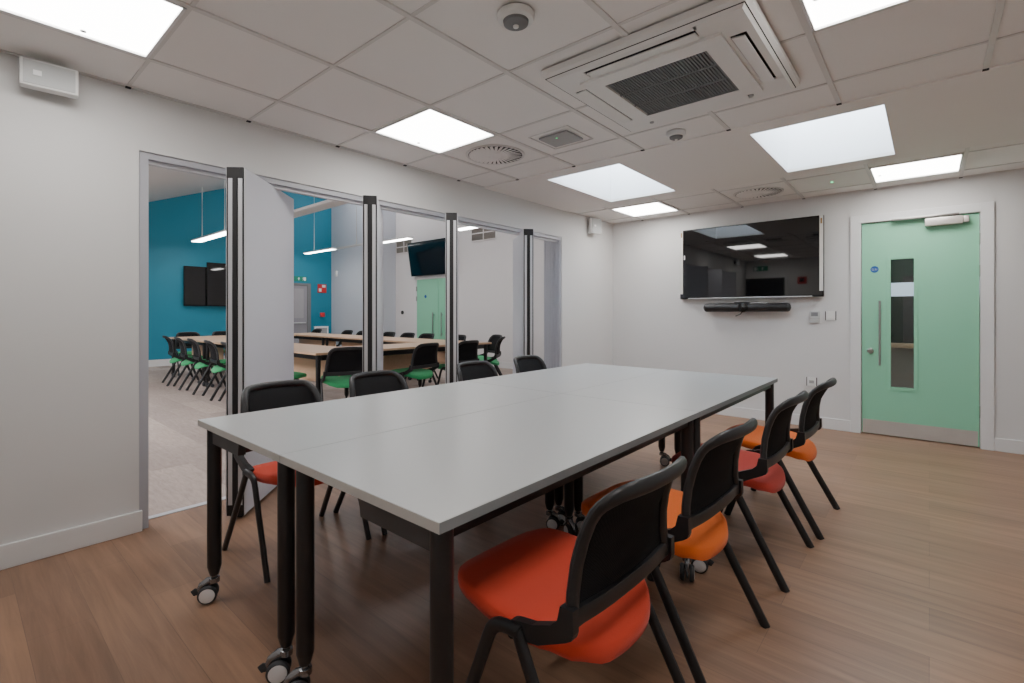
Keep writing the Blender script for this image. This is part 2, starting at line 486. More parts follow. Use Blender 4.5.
# wall speakers
def speaker(loc, rz, label, w=.3, h=.165):
    o = empty('wall_speaker', loc, rz, label, 'speaker')
    MB().box(.05, .11, -w/2, w/2, -h/2, h/2, bev=.008).build('housing', M['wplast'], o)
    MB().box(.109, .114, -w/2+.012, w/2-.012, -h/2+.01, h/2-.01).build('grille', M['grille'], o, smooth=False)
    MB().box(.113, .118, -w/2+.045, -w/2+.075, -.012, .012, bev=.002).build('badge', M['white'], o)
    mb = MB(); mb.box(0, .012, -.05, .05, -.04, .04); mb.box(.01, .055, -.02, .02, -.02, .02)
    mb.build('bracket', M['rubber'], o, smooth=False)
    return o
sp = speaker((XL, .325, 2.295), 0, 'white rectangular wall speaker high at the left edge', .205, .125)
sp.rotation_euler = (0, 0, math.radians(-6))
sp2 = speaker((XL, 5.36, 2.27), math.radians(-20), 'small white wall speaker high in the far left corner', .17, .19)

# ---------------------------------------------------------------- partition panels
TH = math.radians(45); PL = .78
panel0 = None
labs = ['leftmost tall white partition panel, its broad face showing', 'second tall partition panel from the left, behind the second chair',
        'third tall partition panel from the left, mostly edge on', 'rightmost tall partition panel, near the end of the opening']
for k, y in enumerate((1.085, 1.978, 2.764, 3.80)):
    if panel0 is None:
        o = empty('partition_panel', (-2.995, y, 0), PI-TH)
        mb = MB(); mb.box(.012, PL, -.05, .05, .022, 2.018, bev=.001); mb.build('leaf', M['panel'], o, smooth=False)
        mb = MB()                                         # profiled end of the leaf
        for (a, b) in ((-.039, -.016), (.016, .039)): mb.box(-.004, .014, a, b, .08, 1.955)
        for s in (-1, 1): mb.box(-.002, .02, min(s*.049, s*.0515), max(s*.049, s*.0515), .02, 2.02)
        mb.build('edge_profile', M['alu'], o, smooth=False)
        mb = MB()
        mb.box(0.0, .014, -.047, .047, .08, 1.955)
        mb.box(-.012, .014, -.012, .012, .08, 1.955)
        mb.build('rubber_seal', M['rubber'], o, smooth=False)
        mb = MB(); mb.box(-.006, .016, -.046, .046, 1.955, 2.018); mb.box(-.006, .016, -.046, .046, .02, .08)
        mb.build('end_cap', M['rubber'], o, smooth=False)
        mb = MB(); mb.box(.01, PL-.01, -.03, .03, .004, .022); mb.build('bottom_seal', M['rubber'], o, smooth=False)
        mb = MB(); mb.sweep([(.36, 0, 2.01), (.36, 0, 2.03)], .012); mb.build('hanger', M['steel'], o)
        mb = MB(); mb.box(PL, PL+.008, -.046, .046, .03, 2.02); mb.build('far_edge', M['alu'], o, smooth=False)
        panel0 = o
    else:
        o = copy_tree(panel0); o.location = (-2.995, y, 0)
        o.rotation_euler = (0, 0, PI-math.radians((45, 38, 44, 42)[k]))
    tag(o, labs[k], 'partition panel', 'folding partition panels in the wide opening')

# ---------------------------------------------------------------- caster (origin at the leg foot on the floor, axis vertical)
def add_caster(parent, x, y, rz):
    e = empty('caster', (x, y, 0), rz); e.parent = parent
    mt = T(0, 0, 0)
    mb = MB()
    mb.lathe([(0, .118), (.011, .118), (.011, .1), (.02, .096), (.02, .078), (0, .078)], 16)
    # fork hood
    mb.sweep([(.004, 0, .088), (-.02, 0, .083), (-.043, 0, .068), (-.055, 0, .046)], [.013, .017, .017, .012], [.012, .012, .01, .006], n=10, up=(0, 1, 0))
    mb.build('fork', M['chrome'], e)
    for s in (-1, 1):
        w = MB(); h = MB()
        m = T(-.022, s*.019, .036) @ R(-s*PI/2, 'X')
        w.lathe([(.012, -.009), (.031, -.009), (.036, -.004), (.036, .004), (.031, .010), (.029, .011)], 28, m)
        h.lathe([(0, .0125), (.022, .012), (.0285, .0095), (.0285, .004)], 28, m)
        w.build('wheel', M['tyre'], e); h.build('wheel_disc', M['hub'], e)
    mb = MB(); mb.sweep([(-.05, 0, .045), (-.068, 0, .048), (-.078, 0, .042)], [.012, .015, .013], [.006, .006, .004], n=8, up=(0, 1, 0))
    mb.build('brake_lever', M['tyre'], e)
    return e

# three levels only: legs and casters are both parts of the table
def make_table(x0, x1, y0, y1, label, outer, dark_right, casters):
    cx, cy = (x0+x1)/2, (y0+y1)/2
    o = empty('meeting_table', (cx, cy, 0), 0, label, 'table', 'grey meeting tables pushed into one block')
    a, b = (x1-x0)/2, (y1-y0)/2
    H = .7405
    MB().box(-a, a, -b, b, H-.025, H, bev=.0012).build('table_top', M['top'], o, smooth=False)
    e = MB()
    e.box(-a-.0008, -a+.001, -b, b, H-.0245, H-.001)
    e.box(-a, a, -b-.0008, -b+.001, H-.0245, H-.001); e.box(-a, a, b-.001, b+.0008, H-.0245, H-.001)
    e.build('edge_band', M['edge'], o, smooth=False)
    e = MB(); e.box(a-.001, a+.0008, -b, b, H-.0245, H-.001)  # same band with a darker colour that paints in the shade on this side
    e2 = e.build('edge_band', M['edge_shaded'], o, smooth=False); e2['label'] = 'grey long edge with shade put into its colour'
    ins = .042
    k = 0
    for sx in (-1, 1):
        for sy in (-1, 1):
            insx = .062 if sx == -1 and outer == -1 else (.046 if outer == -1 else (.078 if sx == -1 else .040))
            lx, ly = sx*(a-insx), sy*(b-ins)
            mb = MB()
            mb.lathe([(0, H-.025), (.0265, H-.025), (.0265, .145), (.0255, .14), (.018, .112), (.017, .108), (0, .108)], 24, T(lx, ly, 0))
            mb.build('leg', M['blk'], o)
            add_caster(o, lx, ly, math.radians(casters[k])); k += 1
    for sy in (-1, 1):
        mb = MB()
        yy = sy*(b-ins)
        # deep bracket on the outer part, slimmer recessed rail on the rest
        s = outer
        xa, xb = s*(a-ins-.02), s*(.02)
        pts = [(xa, H-.025), (xb, H-.025), (xb+s*.012, H-.09), (xa, H-.09)]
        m = T(0, yy-.014, 0) @ R(PI/2, 'X') @ T(0, 0, -.028)
        mb.prism(pts, .028, m)
        mb.build('bracket', M['bracket'], o, smooth=False)
    mb = MB()
    for sy in (-1, 1):
        mb.box(-a+ins, a-ins, sy*(b-ins-.06)-.02, sy*(b-ins-.06)+.02, H-.068, H-.025)
    for sx in (-1, 1):
        mb.box(sx*(a-ins)-.015, sx*(a-ins)+.015, -b+ins, b-ins, H-.06, H-.025)
    mb.build('frame_rail', M['blk'], o, smooth=False)
    return o
xa, xm, xb = -2.272, -1.517, -.772
ya, ym, yb = .678, 2.215, 3.70
make_table(xa, xm-.0015, ya, ym-.0015, 'near left grey table of the block, front corner beside the first left chair', -1, False, (62, 60, 58, 200))
make_table(xm+.0015, xb, ya, ym-.0015, 'near right grey table of the block, beside the red chair', 1, True, (60, 150, 60, 110))
make_table(xa, xm-.0015, ym+.0015, yb, 'far left grey table of the block, along the partition', -1, False, (120, 200, 200, 200))
make_table(xm+.0015, xb, ym+.0015, yb, 'far right grey table of the block, nearest the green door', 1, True, (210, 200, 200, 150))

# ---------------------------------------------------------------- chairs
def lerp(a, b, t): return a+(b-a)*t
def interp(tab, s):
    for (s0, v0), (s1, v1) in zip(tab, tab[1:]):
        if s <= s1:
            t = (s-s0)/(s1-s0); t = t*t*(3-2*t)
            return v0+(v1-v0)*t
    return tab[-1][1]

def seat_mesh(grow=0., zoff=0., thick=.044):
    """cushion grown as rings from the middle: square front, round drooping rear"""
    NR, NP = 12, 64
    xc = .09
    ztab = [(-.17, .378), (-.145, .392), (-.11, .416), (-.05, .440), (.03, .449), (.12, .451), (.22, .458), (.275, .460), (.31, .450), (.345, .434)]
    m = MB(); bm = m.bm
    def outline(a):
        c, q = math.cos(a), math.sin(a)
        A, n = (.25, 3.6) if c > 0 else (.243, 2.15)
        n = lerp(2.6, 3.8, min(1, max(0, .5+c)))
        k = (abs(c)**n + abs(q)**n)**(-1/n)
        B = .238 - .018*max(0, c)
        return (A+grow)*c*k, (B+grow)*q*k
    def surf(x, y, t):
        z = interp(ztab, x) + zoff
        z -= .012*max(0, 1-(y/.2)**2)*max(0, 1-((x-.07)/.2)**2)
        z -= .010*abs(y/.238)**3
        return z
    ct = bm.verts.new((xc, 0, surf(xc, 0, 0))); cb = bm.verts.new((xc, 0, surf(xc, 0, 0)-thick))
    top, bot = [], []
    for i in range(1, NR+1):
        t = i/NR; rho = math.sin(t*PI/2)
        drop = thick*.5*(1-math.sqrt(max(0, 1-t**10)))
        rt, rb = [], []
        for j in range(NP):
            a = 2*PI*j/NP
            ox, oy = outline(a)
            x, y = xc+ox*rho, oy*rho
            z = surf(x, y, t)
            rt.append(bm.verts.new((x, y, z-drop*.9)))
            rb.append(bm.verts.new((x, y, z-thick+drop*.9)))
        top.append(rt); bot.append(rb)
    for j in range(NP):
        k = (j+1) % NP
        bm.faces.new((ct, top[0][j], top[0][k])); bm.faces.new((cb, bot[0][k], bot[0][j]))
        for i in range(NR-1):
            bm.faces.new((top[i][j], top[i+1][j], top[i+1][k], top[i][k])); bm.faces.new((bot[i][j], bot[i][k], bot[i+1][k], bot[i+1][j]))
        bm.faces.new((top[-1][j], bot[-1][j], bot[-1][k], top[-1][k]))
    return m

def back_x(z, y):
    """side profile of the backrest plus the plan curvature"""
    tab = [(.48, -.130), (.56, -.120), (.64, -.124), (.71, -.144), (.75, -.164), (.785, -.192), (.82, -.222)]
    return interp(tab, z) - lerp(.010, .042, min(1, max(0, (z-.5)/.25)))*(1-min(1, abs(y/.195)**2.6))

def make_chair(name, fabric, caster=False):
    o = empty(name, (0, 0, 0))
    seat_mesh().build('seat', M[fabric], o, ang=70)
    sp = seat_mesh(-.012, -.026, .022).build('seat_shell', M['plast'], o, ang=70)
    # backrest frame loop
    ZB, ZTOP = .512, .789
    path = []
    def hw(z): return lerp(.224, .184, (z-ZB)/(ZTOP-ZB))
    r = .046
    zs = [ZB+.0, .56, .62, .68, .73, ZTOP-r]
    for z in zs: path.append((back_x(z, hw(z)), hw(z), z))
    for k in range(1, 5):
        a = k/5*PI/2
        y = hw(ZTOP)-r+r*math.cos(a); z = ZTOP-r+r*math.sin(a)
        path.append((back_x(z, y), y, z))
    for k in range(0, 9):
        y = lerp(hw(ZTOP)-r, -(hw(ZTOP)-r), k/8)
        z = ZTOP+.004*(1-(y/.13)**2)
        path.append((back_x(z, y), y, z))
    for k in range(4, 0, -1):
        a = k/5*PI/2
        y = -(hw(ZTOP)-r+r*math.cos(a)); z = ZTOP-r+r*math.sin(a)
        path.append((back_x(z, y), y, z))
    for z in zs[::-1]: path.append((back_x(z, hw(z)), -hw(z), z))
    for _ in range(2):
        q = [Vector(p) for p in path]
        path = [q[0]] + [(q[i-1]+q[i]*2+q[i+1])/4 for i in range(1, len(q)-1)] + [q[-1]]
    path = [tuple(p) for p in path]
    bf = MB()
    wv = []
    for p in path: wv.append(.019)
    bf.sweep(path, wv, .013, n=12, up=(1, 0, 0), square=False)
    # broad top rail rolled slightly back, bottom rail
    bf.sweep([(back_x(.505, y), y, .508) for y in [-.228+.456*k/12 for k in range(13)]], .011, .021, n=10, up=(.0, 0, 1), square=True)
    bf.build('backrest_frame', M['plast'], o)
    # mesh panel
    mm = MB(); rows = []
    for i in range(11):
        z = lerp(.515, .784, i/10); w = hw(z)-.006
        rows.append([mm.bm.verts.new((back_x(z, w*t)-.002, w*t, z)) for t in [-1+2*k/12 for k in range(13)]])
    for A_, B2 in zip(rows, rows[1:]):
        for j in range(12): mm.bm.faces.new((A_[j], A_[j+1], B2[j+1], B2[j]))
    mm.build('backrest_mesh', M['meshb'], o)
    # side arms linking back to leg frame
    for s in (-1, 1):
        mb = MB()
        pts = [(-.146, .54), (-.112, .54), (-.104, .505), (-.085, .486), (-.03, .462), (.02, .452), (.035, .446), (.035, .416), (.0, .412), (-.05, .424), (-.128, .466), (-.142, .476), (-.147, .49)]
        m = T(0, s*.238+.011, 0) @ R(PI/2, 'X')
        mb.prism(pts, .022, m)
        mb.build('side_arm', M['plast'], o, smooth=False)
        # front leg with a bend, rear leg
        y = s*.252
        fl = MB()
        ft = (.245, s*.262, .0 if not caster else .055)
        fp = [ft, (.20, s*.260, .13), (.15, s*.257, .26), (.107, s*.254, .375), (.097, s*.2535, .398), (.084, s*.253, .414), (.066, s*.2525, .424), (.045, y, .428), (.0, y, .43)]
        if caster: fp = [(.215, s*.262, .06), (.18, s*.26, .15), (.14, s*.257, .26)] + fp[3:]
        fl.sweep(fp, .012, .0175, n=12, up=(1, 0, .5))
        fl.build('front_leg', M['blk'], o)
        rl = MB(); rl.sweep([(.012, y, .435), (-.0, y, .41), (-.11, s*.256, .205), (-.222, s*.262, .0)], .012, [.016, .0175, .0175, .0175], n=12, up=(1, 0, .5))
        rl.build('rear_leg', M['blk'], o)
        if caster:
            e = MB(); m = T(.225, s*.262, .026) @ R(PI/2, 'X')
            e.lathe([(0, -.018), (.022, -.018), (.026, -.012), (.026, .012), (.022, .018), (0, .018)], 18, m)
            e.sweep([(.215, s*.262, .075), (.222, s*.262, .028)], .008)
            e.build('castor', M['tyre'], o)
    mb = MB(); mb.sweep([(.03, -.252, .418), (.03, -.2, .402), (.03, .2, .402), (.03, .252, .418)], .012, n=10); mb.sweep([(-.02, -.2, .404), (-.02, .2, .404)], .010, n=10)
    mb.box(-.01, .07, -.03, .03, .385, .41); mb.build('cross_bar', M['blk'], o)
    return o

C_LAB = 'mesh-back meeting chairs around the grey tables'
def put(src, x, y, rz, label, group, first=False):
    o = src if first else copy_tree(src)
    o.location = (x, y, 0); o.rotation_euler = (0, 0, rz)
    tag(o, label, 'chair', group); return o
ch_red = make_chair('mesh_back_chair', 'red'); ch_or = make_chair('mesh_back_chair', 'orange'); ch_cr = make_chair('mesh_back_chair', 'crimson')
put(ch_red, -.708, 1.134, PI+math.radians(-2.5), 'black mesh-back chair with coral red seat, nearest the camera on the right', C_LAB, True)
put(ch_or, -.697, 1.775, PI+math.radians(-3), 'black mesh-back chair with orange seat between the red chairs on the right', C_LAB, True)
put(ch_cr, -.674, 2.605, PI+math.radians(-1), 'black mesh-back chair with brick red seat, third along the right side', C_LAB, True)
put(ch_or, -.642, 3.268, PI+math.radians(-1), 'black mesh-back chair with orange seat at the far right corner nearest the door', C_LAB)
put(ch_red, -2.436, 1.177, math.radians(1.6), 'black mesh-back chair with coral red seat, nearest on the left side', C_LAB)
put(ch_or, -2.438, 1.785, math.radians(2.5), 'black mesh-back chair, second along the left side of the tables', C_LAB)
put(ch_cr, -2.43, 2.66, math.radians(1), 'black mesh-back chair, third along the left side of the tables', C_LAB)
put(ch_or, -2.44, 3.33, math.radians(1.5), 'black mesh-back chair, farthest on the left near the partition end', C_LAB)

# ---------------------------------------------------------------- far wall objects
# door
F = YF
d = empty('door_1', (0, F, 0), 0, 'mint green door with narrow glass panel in the far wall', kind='structure')
lf = MB()
gx0, gx1, gz0, gz1 = -.277, -.108, .475, 1.695
yl0, yl1 = .012, .052
for a in ((DX0+.006, gx0, .01, DZ-.006), (gx1, DX1-.006, .01, DZ-.006), (gx0, gx1, .01, gz0), (gx0, gx1, gz1, DZ-.006)):
    lf.box(a[0], a[1], yl0, yl1, a[2], a[3])
lf.build('leaf', M['door'], d, smooth=False)
mb = MB()
for a in ((gx0-.03, gx0, gz0-.03, gz1+.03), (gx1, gx1+.03, gz0-.03, gz1+.03), (gx0, gx1, gz0-.03, gz0), (gx0, gx1, gz1, gz1+.03)):
    mb.box(a[0], a[1], yl0-.008, yl0+.001, a[2], a[3], bev=.002)
mb.build('glazing_bead', M['door'], d, smooth=False)
MB().box(gx0, gx1, .028, .034, gz0, gz1).build('pane', M['glass'], d, smooth=False)
mb = MB()
mb.box(DX0-.085, DX0, -.02, -.0, 0, DZ+.075, bev=.003); mb.box(DX1, DX1+.085, -.02, 0, 0, DZ+.075, bev=.003)
mb.box(DX0, DX1, -.02, 0, DZ, DZ+.075, bev=.003)
mb.build('architrave', M['trim'], d, smooth=False)
mb = MB(); mb.box(DX0-.035, DX0, 0, .12, 0, DZ+.03); mb.box(DX1, DX1+.035, 0, .12, 0, DZ+.03); mb.box(DX0, DX1, 0, .12, DZ, DZ+.03)
mb.build('door_lining', M['trim'], d, smooth=False)
MB().box(DX0+.012, DX1-.015, yl0-.003, yl0+.001, .012, .145).build('kick_plate', M['kick'], d, smooth=False)
mb = MB()
hx = -.357
mb.sweep([(hx, -.045, .68), (hx, -.045, 1.30)], .0095, n=14)
for z in (.74, 1.24): mb.sweep([(hx, -.045, z), (hx, yl0, z)], .007, n=10, up=(1, 0, 0))
mb.build('pull_handle', M['steel'], d)
mb = MB(); mb.lathe([(0, .04), (.015, .04), (.02, .03), (.02, .012), (.027, .008), (.027, 0), (0, 0)], 20, T(-.432, yl0, .813) @ R(PI/2, 'X'))
mb.build('thumb_turn', M['steel'], d)
for z in (1.83, 1.55, .2+.12):
    mb = MB(); mb.sweep([(DX1+.002, -.008, z-.05), (DX1+.002, -.008, z+.05)], .008, n=10); mb.build('hinge', M['steel'], d)
cl = MB(); cl.box(-.03, .225, -.055, yl0, 1.975, 2.045, bev=.008); cl.box(.225, .265, -.045, yl0, 1.985, 2.04, bev=.01)
clo = cl.build('door_closer', M['closer'], d)
arm = MB(); arm.box(-.27, .20, -.05, -.024, 2.052, 2.074, bev=.003); arm.sweep([(.17, -.04, 2.07), (.17, -.04, 2.03)], .008)
arm.build('closer_arm', M['steel'], clo)
sg = MB().lathe([(0, .003), (.031, .003), (.032, 0), (0, 0)], 32, T(-.4, yl0-.0, 1.607) @ R(PI/2, 'X')).build('fire_door_sign', M['blue'], d)
sg['label'] = 'round blue fire door sign with white lettering'
textobj('lettering', 'Fire door\nkeep shut', .0115, M['white'], sg, (-.4, yl0-.0035, 1.607), (PI/2, 0, 0))
# corridor beyond the door pane
struct('wall_corridor', MB().box(-1.6, 1.6, 7.4, 7.5, 0, 2.6), mat('corridor_paint', srgb(186, 176, 170), .6))
struct('wall_corridor_side', MB().box(-1.7, -1.6, YF+.12, 7.5, 0, 2.6).box(1.6, 1.7, YF+.12, 7.5, 0, 2.6), M['wall'])
struct('ceiling_corridor', MB().box(-1.7, 1.7, YF+.12, 7.5, 2.6, 2.65), M['tile'])
w = empty('window_3', (-.2, 7.4, 0), 0, 'dark internal window seen through the door glass', kind='structure')
MB().box(-.9, .9, -.02, -.005, .83, 2.2).build('pane', M['screen'], w, smooth=False)
MB().box(-.95, .95, -.14, 0, .78, .83).build('ledge', M['oak'], w, smooth=False)
bl = MB().box(-.9, .9, -.03, -.021, 1.38, 1.54).build('glow_strip', M['glow_strip'], w, smooth=False)  # added glowing strip standing in for brightness seen in the door glass
mb = MB(); mb.box(-.95, -.9, -.05, 0, .83, 2.25); mb.box(.9, .95, -.05, 0, .83, 2.25); mb.box(-.95, .95, -.05, 0, 2.2, 2.25)
mb.build('window_frame', M['trim'], w, smooth=False)
o = MB().box(-.8, .6, 6.5, 6.8, 2.56, 2.6).build('corridor_light', M['corr'], smooth=False); tag(o, 'bright strip light in the corridor behind the door glass', 'ceiling light')

# wall screen
tv = empty('wall_screen', (-1.54, F, 1.765), 0, 'large black flat screen mounted on the far wall with white edge strips', 'screen')
tw, th = .735, .415
MB().box(-tw, tw, -.075, -.03, -th, th, bev=.003).build('casing', M['bezel'], tv, smooth=False)
MB().box(-tw+.012, tw-.012, -.0775, -.075, -th+.02, th-.012).build('display', M['screen'], tv, smooth=False)
mb = MB(); mb.box(-tw+.1, tw-.1, -.078, -.0745, -th+.002, -th+.012); mb.build('lower_trim', M['alu'], tv, smooth=False)
for s in (-1, 1):
    mb = MB(); mb.box(min(s*(tw-.036), s*(tw-.004)), max(s*(tw-.036), s*(tw-.004)), -.080, -.0765, -th+.06, th-.002)
    st = mb.build('edge_strip', M['film'], tv, smooth=False); st['label'] = 'white protective edge strip'
    c = s*(tw-.02)
    MB().box(c-.008, c+.008, -.0815, -.0795, th-.085, th-.03).build('sticker', M['brown'], st, smooth=False)
MB().box(-tw+.047, -tw+.062, -.0795, -.0772, .06, .11).build('sticker', M['white'], tv, smooth=False)
mb = MB(); mb.box(-.3, .3, -.03, 0, -.2, .2); mb.build('wall_bracket', M['bezel'], tv, smooth=False)

sb = empty('conference_bar', (-1.54, F, 1.245), 0, 'long black video conferencing bar with round camera beneath the screen', 'video bar')
mb = MB(); mb.sweep([(-.42, -.09, 0), (.42, -.09, 0)], .048, n=20, up=(0, 0, 1))
for s in (-1, 1): mb.lathe([(0, .03), (.02, .026), (.038, .016), (.048, 0)], 20, T(s*.42, -.09, 0) @ R(s*PI/2, 'Y'))
mb.build('bar_body', M['plast'], sb)
mb = MB(); mb.lathe([(0, .02), (.03, .02), (.05, .014), (.055, -.02), (.05, -.03)], 28, T(-.01, -.125, 0) @ R(PI/2, 'X'))
mb.build('camera', M['bezel'], sb)
MB().lathe([(0, .004), (.014, .003), (.02, 0)], 20, T(-.01, -.145, 0) @ R(PI/2, 'X')).build('camera_lens', M['screen'], sb)
mb = MB(); mb.box(-.12, .12, -.07, 0, .04, .06); mb.box(-.3, .3, -.05, -.03, .036, .05); mb.build('mount', M['plast'], sb, smooth=False)
MB().box(.05, .22, -.1, -.03, .044, .052).build('white_tab', M['wplast'], sb, smooth=False)
MB().box(.16, .176, -.1335, -.131, -.003, .003).box(.165, .171, -.1335, -.131, -.008, .008).build('logo', M['wplast'], sb, smooth=False)
mb = MB(); mb.sweep([(-.02, -.11, -.045), (-.04, -.13, -.075), (-.085, -.14, -.095)], .006, n=8); mb.build('cable', M['rubber'], sb)

tm = empty('thermostat', (-.893, F, 1.145), 0, 'small white wall controller with a dark display, left of the light switch', 'thermostat')
MB().box(-.045, .045, -.02, 0, -.065, .055, bev=.004).build('housing', M['grille'], tm)
MB().box(-.03, .03, -.022, -.019, .005, .045).build('display', M['dkgrille'], tm, smooth=False)
MB().box(-.045, .045, -.022, -.019, -.022, -.019).build('seam', M['gplast'], tm, smooth=False)
def plate(name, x, z, label, cat):
    o = empty(name, (x, F, z), 0, label, cat)
    MB().box(-.048, .048, -.006, 0, -.046, .046, bev=.002).build('backplate', M['rubber'], o, smooth=False)
    MB().box(-.04, .04, -.012, -.005, -.046, .046, bev=.002).build('faceplate', M['wplast'], o, smooth=False)
    return o
s1 = plate('light_switch', -.755, 1.155, 'square light switch with dark edges beside the door', 'light switch')
MB().box(-.026, .026, -.016, -.011, -.03, .03, bev=.002).build('rocker', M['wplast'], s1, smooth=False)
s2 = plate('power_socket', -.92, .468, 'low square wall socket behind the far right chairs', 'socket')
MB().box(-.022, .022, -.0135, -.011, -.016, .014).build('socket_holes', M['gplast'], s2, smooth=False)

# ---------------------------------------------------------------- back wall (seen mirrored in the screen)
d2 = empty('door_2', (-2.86, YB, 0), 0, 'dark doorway in the wall behind the camera', kind='structure')
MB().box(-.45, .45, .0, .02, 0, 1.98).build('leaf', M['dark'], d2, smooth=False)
mb = MB(); mb.box(-.5, -.45, 0, .03, 0, 2.03); mb.box(.45, .5, 0, .03, 0, 2.03); mb.box(-.45, .45, 0, .03, 1.98, 2.03)
mb.build('architrave', M['trim'], d2, smooth=False)
def exit_sign(loc, rz, label, s=1., lit=False):
    o = empty('exit_sign', loc, rz, label, 'exit sign')
    m1 = MB(); m1.box(-.15*s, .15*s, .0, .012, -.055*s, .055*s); m1.build('plate', M['exitg'], o, smooth=False)
    # arrow
    m2 = MB(); yy = .0125
    def poly(mb, pts): mb.quad([(x*s, yy+.001, z*s) for x, z in pts])
    poly(m2, [(.03, -.035), (.05, -.035), (.05, .005), (.03, .005)]); poly(m2, [(.012, .0), (.068, .0), (.04, .038)])
    m2.build('arrow', M['white'], o, smooth=False)
    m3 = MB()
    poly(m3, [(-.135, -.042), (-.085, -.042), (-.085, .042), (-.135, .042)])
    m3.build('doorway_symbol', M['white'], o, smooth=False)
    m4 = MB(); yy = .0145
    poly(m4, [(-.075, .025), (-.06, .025), (-.06, .04), (-.075, .04)]); poly(m4, [(-.09, -.005), (-.065, .022), (-.05, .018), (-.072, -.01)])
    poly(m4, [(-.09, -.005), (-.072, -.01), (-.045, -.03), (-.052, -.038)]); poly(m4, [(-.1, -.035), (-.09, -.04), (-.074, -.008), (-.088, -.004)])
    m4.build('running_figure', M['white'], o, smooth=False)
    return o
exit_sign((-2.9, YB, 2.2), 0, 'green and white exit sign over the dark doorway, mirrored in the screen')
pic = empty('wall_notice', (-2.08, YB, 1.9), 0, 'small red notice on the wall behind the camera', 'notice')
MB().box(-.09, .09, 0, .015, -.08, .08).build('board', M['redp'], pic, smooth=False)
MB().box(-.05, .04, .015, .017, -.04, .05).build('print', M['bezel'], pic, smooth=False)

# ================================================================ the hall beyond the partition
HX = -12.9
struct('floor_hall', MB().box(HX-.1, -3.37, -1.1, 8.0, -.05, -.0005), M['carpet'], label='grey beige carpet plank floor')
struct('wall_teal', MB().box(HX-.1, HX, -1.1, 8.0, 0, 6.2), M['teal'], label='teal painted wall at the far end of the hall')
mb = MB(); mb.box(HX, XW+.2, 7.9, 8.0, 0, 6.2)
struct('wall_hall_north', mb, M['hallwall'])
struct('wall_hall_pier', MB().box(HX, -10.75, 7.24, 7.9, 0, 6.2), M['hallpier'])
struct('wall_hall_south', MB().box(HX, XW, -1.1, -1.0, 0, 3.0), M['hallwall'])
# hall side of the dividing wall above the room and its continuation
mb = MB(); mb.box(XW-.02, XW, -1.1, OY0, 0, 6.2); mb.box(XW-.02, XW, OY1, 7.9, 0, 6.2); mb.box(-3.46, XW, OY1, OY1+.1, 0, 2.3); mb.box(XW-.02, XW, OY0, OY1, OZ, 6.2)
struct('wall_hall_east', mb, M['hallwall'])
def hz(y): return max(2.62, 2.49+.392*y)
mb = MB()
mb.quad([(HX, -1.1, 2.62), (XW, -1.1, 2.62), (XW, .33, 2.62), (HX, .33, 2.62)])
mb.quad([(HX, .33, 2.62), (XW, .33, 2.62), (XW, 7.9, hz(7.9)), (HX, 7.9, hz(7.9))])
struct('ceiling_hall', mb, M['hallwall'])
mb = MB(); mb.box(HX, HX+.018, -1.0, 7.24, 0, .15); struct('baseboard_teal', mb, M['trim'])
mb = MB(); mb.box(-9.07, XW-.02, 7.882, 7.9, 0, .13); struct('baseboard_hall', mb, M['trim'])
# added glowing quads that light the hall, unseen by the camera
k = 4
for (x, y) in ((-8.6, .0), (-6.0, .0), (-10.6, 6.3), (-6.8, 5.2)):
    z = hz(y+.55)-.25; dz = 0
    mb = MB(); mb.quad([(x-.8, y-.55, z-dz), (x+.8, y-.55, z-dz), (x+.8, y+.55, z+dz), (x-.8, y+.55, z+dz)])
    w = mb.build('window_%d' % k, M['hglow'], smooth=False); w['kind'] = 'structure'; k += 1  # an added fill panel, not a window

# pendant lights along X
def pendant(x0, x1, y, label, z=2.76, lit=True, w=.055, hang=(.12, .88)):
    o = empty('pendant_light', ((x0+x1)/2, y, z), 0, label, 'pendant light', 'linear pendant lights in the hall')
    a = (x1-x0)/2
    MB().box(-a, a, -w, w, 0, .035, bev=.008).build('housing', M['trim'], o)
    MB().box(-a+.02, a-.02, -w+.012, w-.012, -.006, .001).build('diffuser', M['hlamp'] if lit else M['trim'], o, smooth=False)
    for h in hang:
        hx = -a+2*a*h
        mb = MB(); mb.sweep([(hx, 0, .03), (hx+.02, 0, .12), (hx+.02, 0, hz(y)-z)], .010, n=6); mb.build('cable', M['wplast'], o)
    return o
pendant(-12.2, -10.2, 3.6, 'slim lit pendant light in front of the teal wall, seen through the first opening', hang=(.2, .85), w=.1)
pendant(-9.9, -6.0, 3.66, 'long unlit white pendant beam crossing behind the first panel', lit=False, w=.12, hang=(.2, .9))
pendant(-12.45, -11.0, 6.25, 'lit pendant light above the hall exit door', hang=(.3,), w=.07)
pendant(-10.95, -9.55, 6.3, 'unlit thin pendant section between two lit ones, before the pier', lit=False, w=.035, hang=(.6,))
pendant(-9.5, -8.2, 6.4, 'lit pendant light left of the tilted hall screen', w=.08, hang=(.1,))
pendant(-6.75, -5.9, 6.35, 'lit pendant light in front of the right wall vent', w=.1, hang=(.1,))

